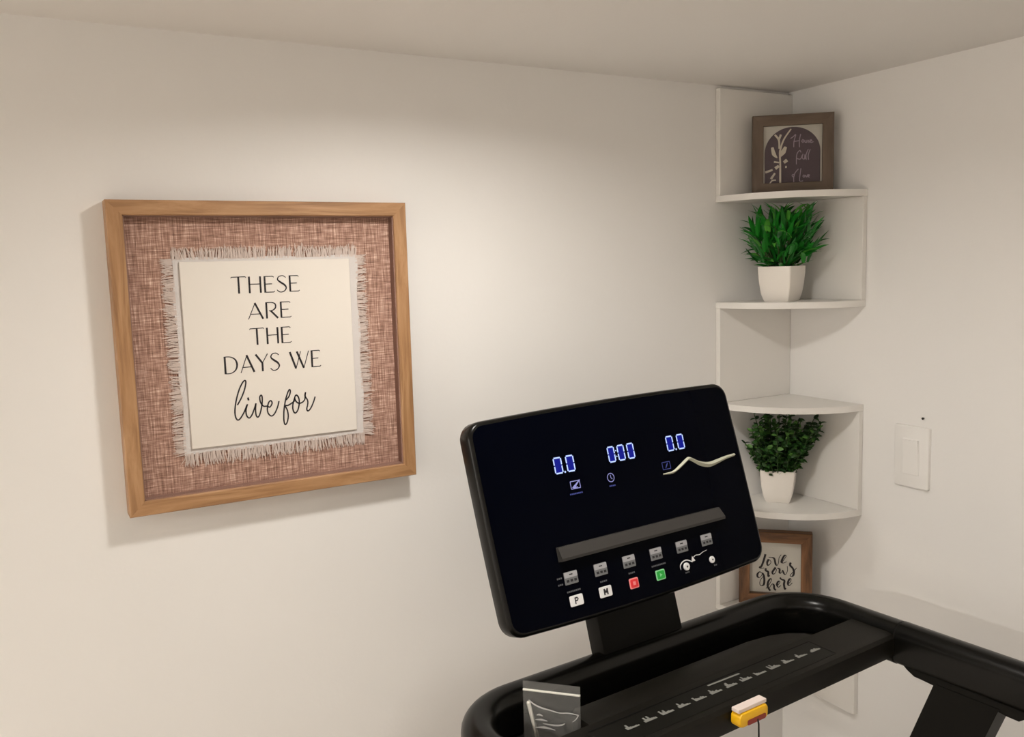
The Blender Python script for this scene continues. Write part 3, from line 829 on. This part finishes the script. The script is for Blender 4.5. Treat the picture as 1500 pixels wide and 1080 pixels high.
# raised pale strip shaped as the streak reflected in the screen
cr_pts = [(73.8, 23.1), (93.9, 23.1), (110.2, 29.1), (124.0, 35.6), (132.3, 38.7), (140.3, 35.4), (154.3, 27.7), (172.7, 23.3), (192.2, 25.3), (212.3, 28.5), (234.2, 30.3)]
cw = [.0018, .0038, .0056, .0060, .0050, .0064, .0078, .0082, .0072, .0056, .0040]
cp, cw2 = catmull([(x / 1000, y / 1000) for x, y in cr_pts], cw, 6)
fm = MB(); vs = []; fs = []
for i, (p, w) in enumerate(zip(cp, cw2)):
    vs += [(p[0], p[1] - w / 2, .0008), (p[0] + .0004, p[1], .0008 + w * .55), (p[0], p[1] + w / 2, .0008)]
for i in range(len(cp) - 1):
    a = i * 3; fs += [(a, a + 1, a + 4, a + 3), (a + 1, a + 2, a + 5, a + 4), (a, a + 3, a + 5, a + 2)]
fm.add(vs, fs); fm.build('reflected_streak', M['screen_streak'], CO, smooth=60, label='pale raised strip imitating a reflected streak on the screen')
# tablet ledge
ld = MB(); prof = [(-.0645, .0), (-.0640, .0100), (-.0600, .0112), (-.0450, .0060), (-.0444, .0)]
vs = []; fs = []; n_ = len(prof)
for x, k in ((-.1475, 1.0), (.1735, 1.0)):
    vs += [(x + (0.004 if (x > 0 and y > -.05) else 0) * -1, y, z) for y, z in prof]
fs = [(i, (i + 1) % n_, n_ + (i + 1) % n_, n_ + i) for i in range(n_)] + [tuple(range(n_))[::-1], tuple(range(n_, 2 * n_))]
ld.add(vs, fs); ld.build('tablet_ledge', M['ledge'], CO, label='dark grey ledge across the console')
# keys
def key_mesh(x, y, w, h, mi=0, r=.002, hh=.0016):
    mb = MB(); mb.prism(rrect(x - w / 2, x + w / 2, y - h / 2, y + h / 2, r, 3), XY, .0004, hh, mi=mi, bev=.0005)
    return mb
for i in range(6):
    x = -.1323 + i * .0530
    k = key_mesh(x, -.0885, .0228, .0172, 1, .001)
    k.prism(rrect(x - .0112, x + .0112, -.0878, -.0802, .001, 2), XY, .0016, .0018, mi=0)
    k.ribbon([(x - .003, -.0838), (x + .003, -.0838)], .0016, XY, .0020, 2, False)
    for d in (-.0066, 0, .0066): k.ribbon([(x + d - .0022, -.0922), (x + d + .0022, -.0922)], .0034, XY, .0018, 2, False)
    k.build('quick_key', [M['key_light'] if 'key_light' in M else M['key_grey'], M['key_mid'], M['key_dark']], CO, label='grey quick key, number %s from the left' % ['one', 'two', 'three', 'four', 'five', 'six'][i])
k = key_mesh(-.1303, -.1200, .0228, .0146); z_ = .0019
k.ribbon([(-.1330, -.1245), (-.1330, -.1155)], .0018, XY, z_, 1, False)
k.ribbon([(-.1330, -.1162), (-.1295, -.1162), (-.1278, -.1180), (-.1295, -.1201), (-.1330, -.1201)], .0018, XY, z_, 1, False)
k.build('letter_key', [M['key_white'], M['key_dark']], CO, label='white key marked P')
k = key_mesh(-.0784, -.1200, .0224, .0148)
k.ribbon([(-.0812, -.1243), (-.0812, -.1157)], .0024, XY, z_, 1, False); k.ribbon([(-.0756, -.1157), (-.0756, -.1243)], .0024, XY, z_, 1, False); k.ribbon([(-.0812, -.1160), (-.0784, -.1215)], .0024, XY, z_ + .0001, 1, False); k.ribbon([(-.0784, -.1215), (-.0756, -.1160)], .0024, XY, z_ + .0002, 1, False)
k.build('letter_key', [M['key_white'], M['key_dark']], CO, label='white key marked M')
k = key_mesh(-.0251, -.1201, .0170, .0148, 1); k.prism(rrect(-.0319, -.0183, -.1258, -.1144, .0015, 2), XY, .0016, .0019, mi=0)
k.ribbon([(-.0277, -.1201), (-.0225, -.1201)], .0052, XY, .0021, 1, False)
k.build('stop_key', [M['key_red'], M['key_pink']], CO, label='red key with pale square')
k = key_mesh(.0272, -.1195, .0178, .0148, 1); k.prism(rrect(.0200, .0344, -.1252, -.1138, .0015, 2), XY, .0016, .0019, mi=0)
k.add([(.0252, -.1222, .0021), (.0300, -.1195, .0021), (.0252, -.1168, .0021)], [(0, 1, 2)], 1)
k.build('start_key', [M['key_green'], M['key_mint']], CO, label='green key with pale arrow')
for (x, y, r, lab) in ((.0805, -.1188, .0058, 'left round white knob'), (.1349, -.1197, .0052, 'right round white knob')):
    kb = MB(); seg = 24; vs = []; fs = []
    for rr_, z in ((r, .0004), (r, .0024), (r * .85, .0030)):
        vs += [(x + rr_ * math.cos(2 * math.pi * i / seg), y + rr_ * math.sin(2 * math.pi * i / seg), z) for i in range(seg)]
    for kk in range(2):
        for i in range(seg):
            j = (i + 1) % seg; fs.append((kk * seg + i, kk * seg + j, (kk + 1) * seg + j, (kk + 1) * seg + i))
    fs.append(tuple(2 * seg + i for i in range(seg)))
    kb.add(vs, fs, 0)
    kb.disc((x, y), r * .28, XY, .0033, 1, 12)
    kb.build('round_knob', [M['key_white'], M['key_dark']], CO, label=lab)
cap = MB()
cap.ribbon([(.0685, -.1215), (.0684, -.1165), (.0715, -.1125), (.0770, -.1100), (.0840, -.1098), (.0905, -.1125), (.0945, -.1150)], [.0004, .0014, .0018, .0018, .0016, .0014, .001], XY, H, 1)
cap.add([(.0925, -.1145, H), (.1010, -.1140, H), (.0960, -.1060, H)], [(0, 1, 2)], 1)
cap.ribbon([(.0985, -.1085), (.1040, -.1065), (.1120, -.1072), (.1190, -.1050), (.1290, -.1035)], [.0014, .0012, .0010, .0008, .0004], XY, H, 1)
for (xa, xb, y, st) in ((-.1436, -.1195, -.1066, 8), (-.0845, -.0715, -.1055, 4), (-.0315, -.0190, -.1052, 4), (.0135, .0420, -.1050, 9), (-.1560, -.1470, -.0860, 3), (-.1560, -.1470, -.0945, 3), (.0760, .0850, -.1275, 3), (.1370, .1440, -.1290, 2)):
    dx = (xb - xa) / st
    for i in range(st): cap.ribbon([(xa + i * dx, y), (xa + i * dx + dx * .78, y)], .0022, XY, H, 0, False)
cap.build('printed_captions', [M['caption'], M['key_white']], CO, fix=False)
# neck between console and rail loop
nk = MB(); nk.box(-.0690, .0880, -.256, -.07, -.0760, -.0440, bev=.004)
nk.build('neck', M['post'], TM, smooth=40, loc=CO.location, rot=CO.rotation_euler)

# rail loop and handrails
def section(w, h, top_r, bot_r):
    pts = []
    hw = w / 2
    for cx, cz, a, r in ((hw - top_r, -top_r, 0, top_r), (-hw + top_r, -top_r, 90, top_r), (-hw + bot_r, -h + bot_r, 180, bot_r), (hw - bot_r, -h + bot_r, 270, bot_r)):
        for k in range(7):
            q = R(a + 15 * k); pts.append((cx + r * math.cos(q), cz + r * math.sin(q)))
    return pts
XR, XL, SF, RC, SJ = .3625, -.3225, .0105, .088, .205
path = [(XR, -SJ), (XR, -.15)]
for k in range(13):
    q = R(90 * k / 12); path.append((XR - RC + RC * math.cos(q), -(SF + RC) + RC * math.sin(q)))
path.append((.1, -SF)); path.append((-.05, -SF))
for k in range(13):
    q = R(90 + 90 * k / 12); path.append((XL + RC + RC * math.cos(q), -(SF + RC) + RC * math.sin(q)))
path += [(XL, -.15), (XL, -SJ)]
MB().sweep(path, section(.045, .062, .020, .010), Z0 - .8920).build('rail_loop', M['black_gloss'], TM, smooth=45)
for X in (XR, XL):
    hp = [(X, -SJ - .003), (X, -.35), (X, -.55), (X, -.68), (X, -.715)]
    hb = MB().sweep(hp, section(.0450, .062, .021, .010), Z0 - .8910)
    h_o = hb.build('handrail', M['black_gloss'], TM, smooth=45)
    MB().sweep([(X, -SJ + .004), (X, -SJ - .004)], section(.0435, .062, .019, .010), Z0 - .8925).build('joint_ring', M['post'], h_o, smooth=45)
    MB().sweep([(X, -.715), (X, -.725)], section(.040, .060, .019, .010), Z0 - .8935).build('end_cap', M['pit'], h_o, smooth=45)
    # bracket under the rail with two rounded lugs
    bk = MB(); prof = [(.222, -.950), (.228, -.955), (.240, -.9615), (.252, -.962), (.270, -.9635), (.360, -.9635), (.374, -.9660), (.392, -.9665), (.400, -.960), (.404, -.945), (.222, -.945)]
    bk.prism(prof, lambda s, z, h, X=X: (X + h, -s, z + Z0), -.019, .019)
    bk.build('bracket', M['post'], TM)
    ps = MB()
    def pc(z): return .2700 + .36 * (z + .965)
    hw_ = .020; zt, zb = -.960, -1.93
    quad = [(pc(zt), zt), (pc(zt) + .094, zt), (pc(zb) + .094, zb), (pc(zb), zb)]
    ps.prism(quad, lambda s, z, h, X=X: (X + h, -s, z + Z0), -hw_, hw_)
    ps.build('upright', M['post'], TM)
    sz = pc(zb)
    MB().box(X - .03, X + .03, -(sz + .20), -(sz - .06), .0, .055, bev=.006).build('foot', M['black'], TM)
# walking deck
MB().box(-.300, .338, -1.45, .10, .035, .115, bev=.006).build('deck', M['black'], TM)
MB().box(-.220, .258, -1.44, -.16, .113, .1175, bev=.001).build('running_belt', M['pit'], TM)
for x in (-.2725, .3105): MB().box(x - .03, x + .03, -1.44, -.10, .113, .128, bev=.004).build('foot_rail', M['bar'], TM)
MB().box(-.290, .328, -.12, .12, .10, .20, bev=.03, seg=3).build('motor_cover', M['black'], TM, smooth=45)
for x in (-.26, .298): MB().box(x - .03, x + .03, -1.43, -1.36, .0, .036, bev=.004).build('rear_foot', M['black'], TM)

# tray between the rails: front bar, pan and raised lip
fb = MB(); prof = [(.1350, -.9045), (.1980, -.9045), (.2040, -.9065), (.2080, -.9115), (.2090, -.9180), (.2085, -.9340), (.2060, -.9420), (.2000, -.9455), (.1350, -.9470)]
fb.prism(prof, lambda s, z, h: (h, -s, z + Z0), -.3005, .3405)
FB = fb.build('front_bar', M['bar'], TM, smooth=25)
MB().box(-.322, .362, -.137, -.012, Z0 - .9610, Z0 - .9533).build('tray_pan', M['pit'], TM)
lip = [(-.194, -.140), (-.194, -.096), (-.184, -.0855), (.150, -.0845), (.195, -.0900), (.225, -.1020), (.245, -.1180), (.2535, -.140)]
lp = MB(); lp.prism(lip, lambda u, w, h: (u, w, h), Z0 - .956, Z0 - .9070, bev=.005)
lp.build('tray_lip', M['bar'], TM, smooth=40)
# printed strip on the front bar
st = MB(); st.prism([(-.215, -.1505), (-.215, -.1965), (.212, -.1965), (.2145, -.1490)], lambda u, w, h: (u, w, h), Z0 - .9048, Z0 - .9041, mi=0)
for p in ([(-.21, -.1485), (.216, -.1478)], [(.216, -.1478), (.2135, -.1970)]):
    st.ribbon(p, .0020, lambda u, w, h: (u, w, h), Z0 - .9039, 2, False)
st.ribbon([(-.006, -.1535), (.055, -.1550)], .0032, lambda u, w, h: (u, w, h), Z0 - .9038, 1, False)
random.seed(5)
shapes = [(.5, .9, .4, .3, .25, .3, .2), (.4, .9, .5, .95, .4, .35, .3), (.9, .5, .8, .35, .4, .3, .3), (.4, .95, .5, .6, .3, .3, .2), (.8, .5, .4, .35, .5, .4, .2), (.5, .95, .6, .4, .5, .3, .3), (.3, .8, 1.0, .5, .4, .45, .3),
          (.6, .4, .9, .5, .4, .5, .3), (.7, .5, .4, .3, .3, .35, .3), (.9, .4, .95, .5, .6, .4, .3), (.4, .9, .8, .4, .3, .3, .2), (.6, .9, .4, .4, .3, .3, .2), (.3, .5, .6, .5, .6, .4, .3)]
for i in range(13):
    x = -.168 + i * .0297
    for j, hgt in enumerate(shapes[i]):
        a = x + j * .0029
        st.add([(a, -.1742, Z0 - .9038), (a + .0029, -.1742, Z0 - .9038), (a + .0029, -.1742 + .0120 * hgt, Z0 - .9038), (a, -.1742 + .0120 * hgt, Z0 - .9038)], [(0, 1, 2, 3)], 1)
st.build('printed_strip', [M['sticker'], M['silhouette'], M['pit']], FB, label='black printed strip with thirteen small grey profile charts', fix=False)

# ------------------------------------------------------------------ safety key clipped to the front bar
tw = Matrix.Translation(TC) @ Matrix.Rotation(TA, 4, 'Z')
kp = tw @ Vector(T(.004, .2105, -.940))
KY = thing('safety_key', 'yellow safety key with white cap and black cord on the treadmill front bar', 'safety key', kp, TA)
kb = MB(); kb.prism(rrect(-.0280, .0265, .0110, .0308, .0065, 4), XZ, .0005, .0165, bev=.0040)
kb.build('key_body', M['yellow'], KY, smooth=40)
MB().prism(rrect(-.0150, .0200, .0130, .0200, .002, 2), XZ, .0158, .0170).build('grip_recess', M['dark_red'], KY, label='dark red recess in the yellow key')
MB().box(-.0280, .0250, -.0135, -.0010, .0312, .0365, bev=.0010).build('cap', M['pink_white'], KY, label='white block on top of the yellow key')
MB().tube([(.0040, -.0165, .0165), (.0040, -.0185, .0100), (.0040, -.0188, -.004), (.0042, -.0188, -.05), (.0045, -.0186, -.25), (.005, -.0182, -.42)], .0011, 8).build('cord', M['black'], KY)

# ------------------------------------------------------------------ clear zip bag standing in the tray
b0 = tw @ Vector(T(-.224, .0925, -.9530)); 
d_ = (tw.to_3x3() @ Vector((.048, -.059, 0))).normalized()
BG = thing('zip_bag', 'small clear zip bag standing in the left end of the treadmill tray', 'bag', b0, math.atan2(d_.y, d_.x))
bw, bh = .0375, .0935
bag = MB(); vs = []; fs = []; nu, nv = 10, 12
for side in (-1, 1):
    for j in range(nv + 1):
        for i in range(nu + 1):
            u = -1 + 2 * i / nu; v = j / nv
            puff = (1 - u * u) * max(0, (1 - v / .72)) * .006 if v < .72 else 0
            wr = .0011 * math.sin(11 * u + 9 * v) * (1 - abs(u)) * (1 - v)
            vs.append((u * bw, side * (.0004 + puff) + wr, v * bh + .0006))
for s in (0, 1):
    o_ = s * (nu + 1) * (nv + 1)
    for j in range(nv):
        for i in range(nu):
            a = o_ + j * (nu + 1) + i; fs.append((a, a + 1, a + nu + 2, a + nu + 1))
bag.add(vs, fs); bag.build('bag_film', M['bag'], BG, smooth=180, fix=False)
MB().box(-bw, bw, -.0014, .0014, bh * .868, bh * .893, bev=.0004, seg=1).build('zip_strip', M['cream'], BG, label='white zip strip near the top of the bag')
glints = MB()  # pale strips paint the bright reflections along the bag wrinkles
fp = lambda u, w, h: (u, -h, w)
glints.ribbon([(-.028, .0730), (-.022, .0680), (-.012, .0640), (0, .0620), (.012, .0600), (.024, .0612), (.0365, .0600)], [.0007, .0020, .0022, .0017, .0014, .0017, .0012], fp, .0072)
glints.ribbon([(.0365, .0600), (.033, .0540), (.0285, .0500)], [.0014, .0012, .0004], fp, .0072)
glints.ribbon([(-.010, .0430), (.004, .0425), (.014, .0440), (.019, .0470)], [.0008, .0024, .0022, .0006], fp, .0072)
glints.ribbon([(-.018, .0535), (-.014, .0545), (-.010, .0530)], [.0012, .0026, .0008], fp, .0072)
glints.ribbon([(-.020, .0470), (-.012, .0480), (-.004, .0470)], [.0008, .0028, .0010], fp, .0072)
glints.ribbon([(-.022, .0360), (-.008, .0380), (.006, .0362)], [.0008, .0030, .0010], fp, .0072)
glints.build('crease_glint', M['bag_glint'], BG, fix=False, label='pale strips painting the glints along the bag wrinkles')
pk = MB(); vs = []; fs = []
for j in range(7):
    for i in range(9):
        u = -1 + 2 * i / 8; v = j / 6
        vs.append((.004 + u * .030, -.001 + .0025 * math.sin(3 * u + 4 * v), .002 + v * (.056 - .004 * u)))
for j in range(6):
    for i in range(8):
        a = j * 9 + i; fs.append((a, a + 1, a + 10, a + 9))
pk.add(vs, fs)
po = pk.build('folded_film', M['bag'], BG, smooth=180, fix=False)
rd_l = thing('white_stick', 'thin cream white stick leaning inside the clear zip bag', 'stick', tuple(b0 + d_ * -.020 + Vector((0, 0, .001))), math.atan2(d_.y, d_.x))
MB().tube([(.004, 0, 0), (-.0105, 0, .0640)], .0027, 10).build('shaft', M['cream'], rd_l, smooth=60)
MB().tube([(-.0104, 0, .0636), (-.0109, 0, .0660)], [.0027, .0016], 10).build('tip', M['cream'], rd_l, smooth=60)
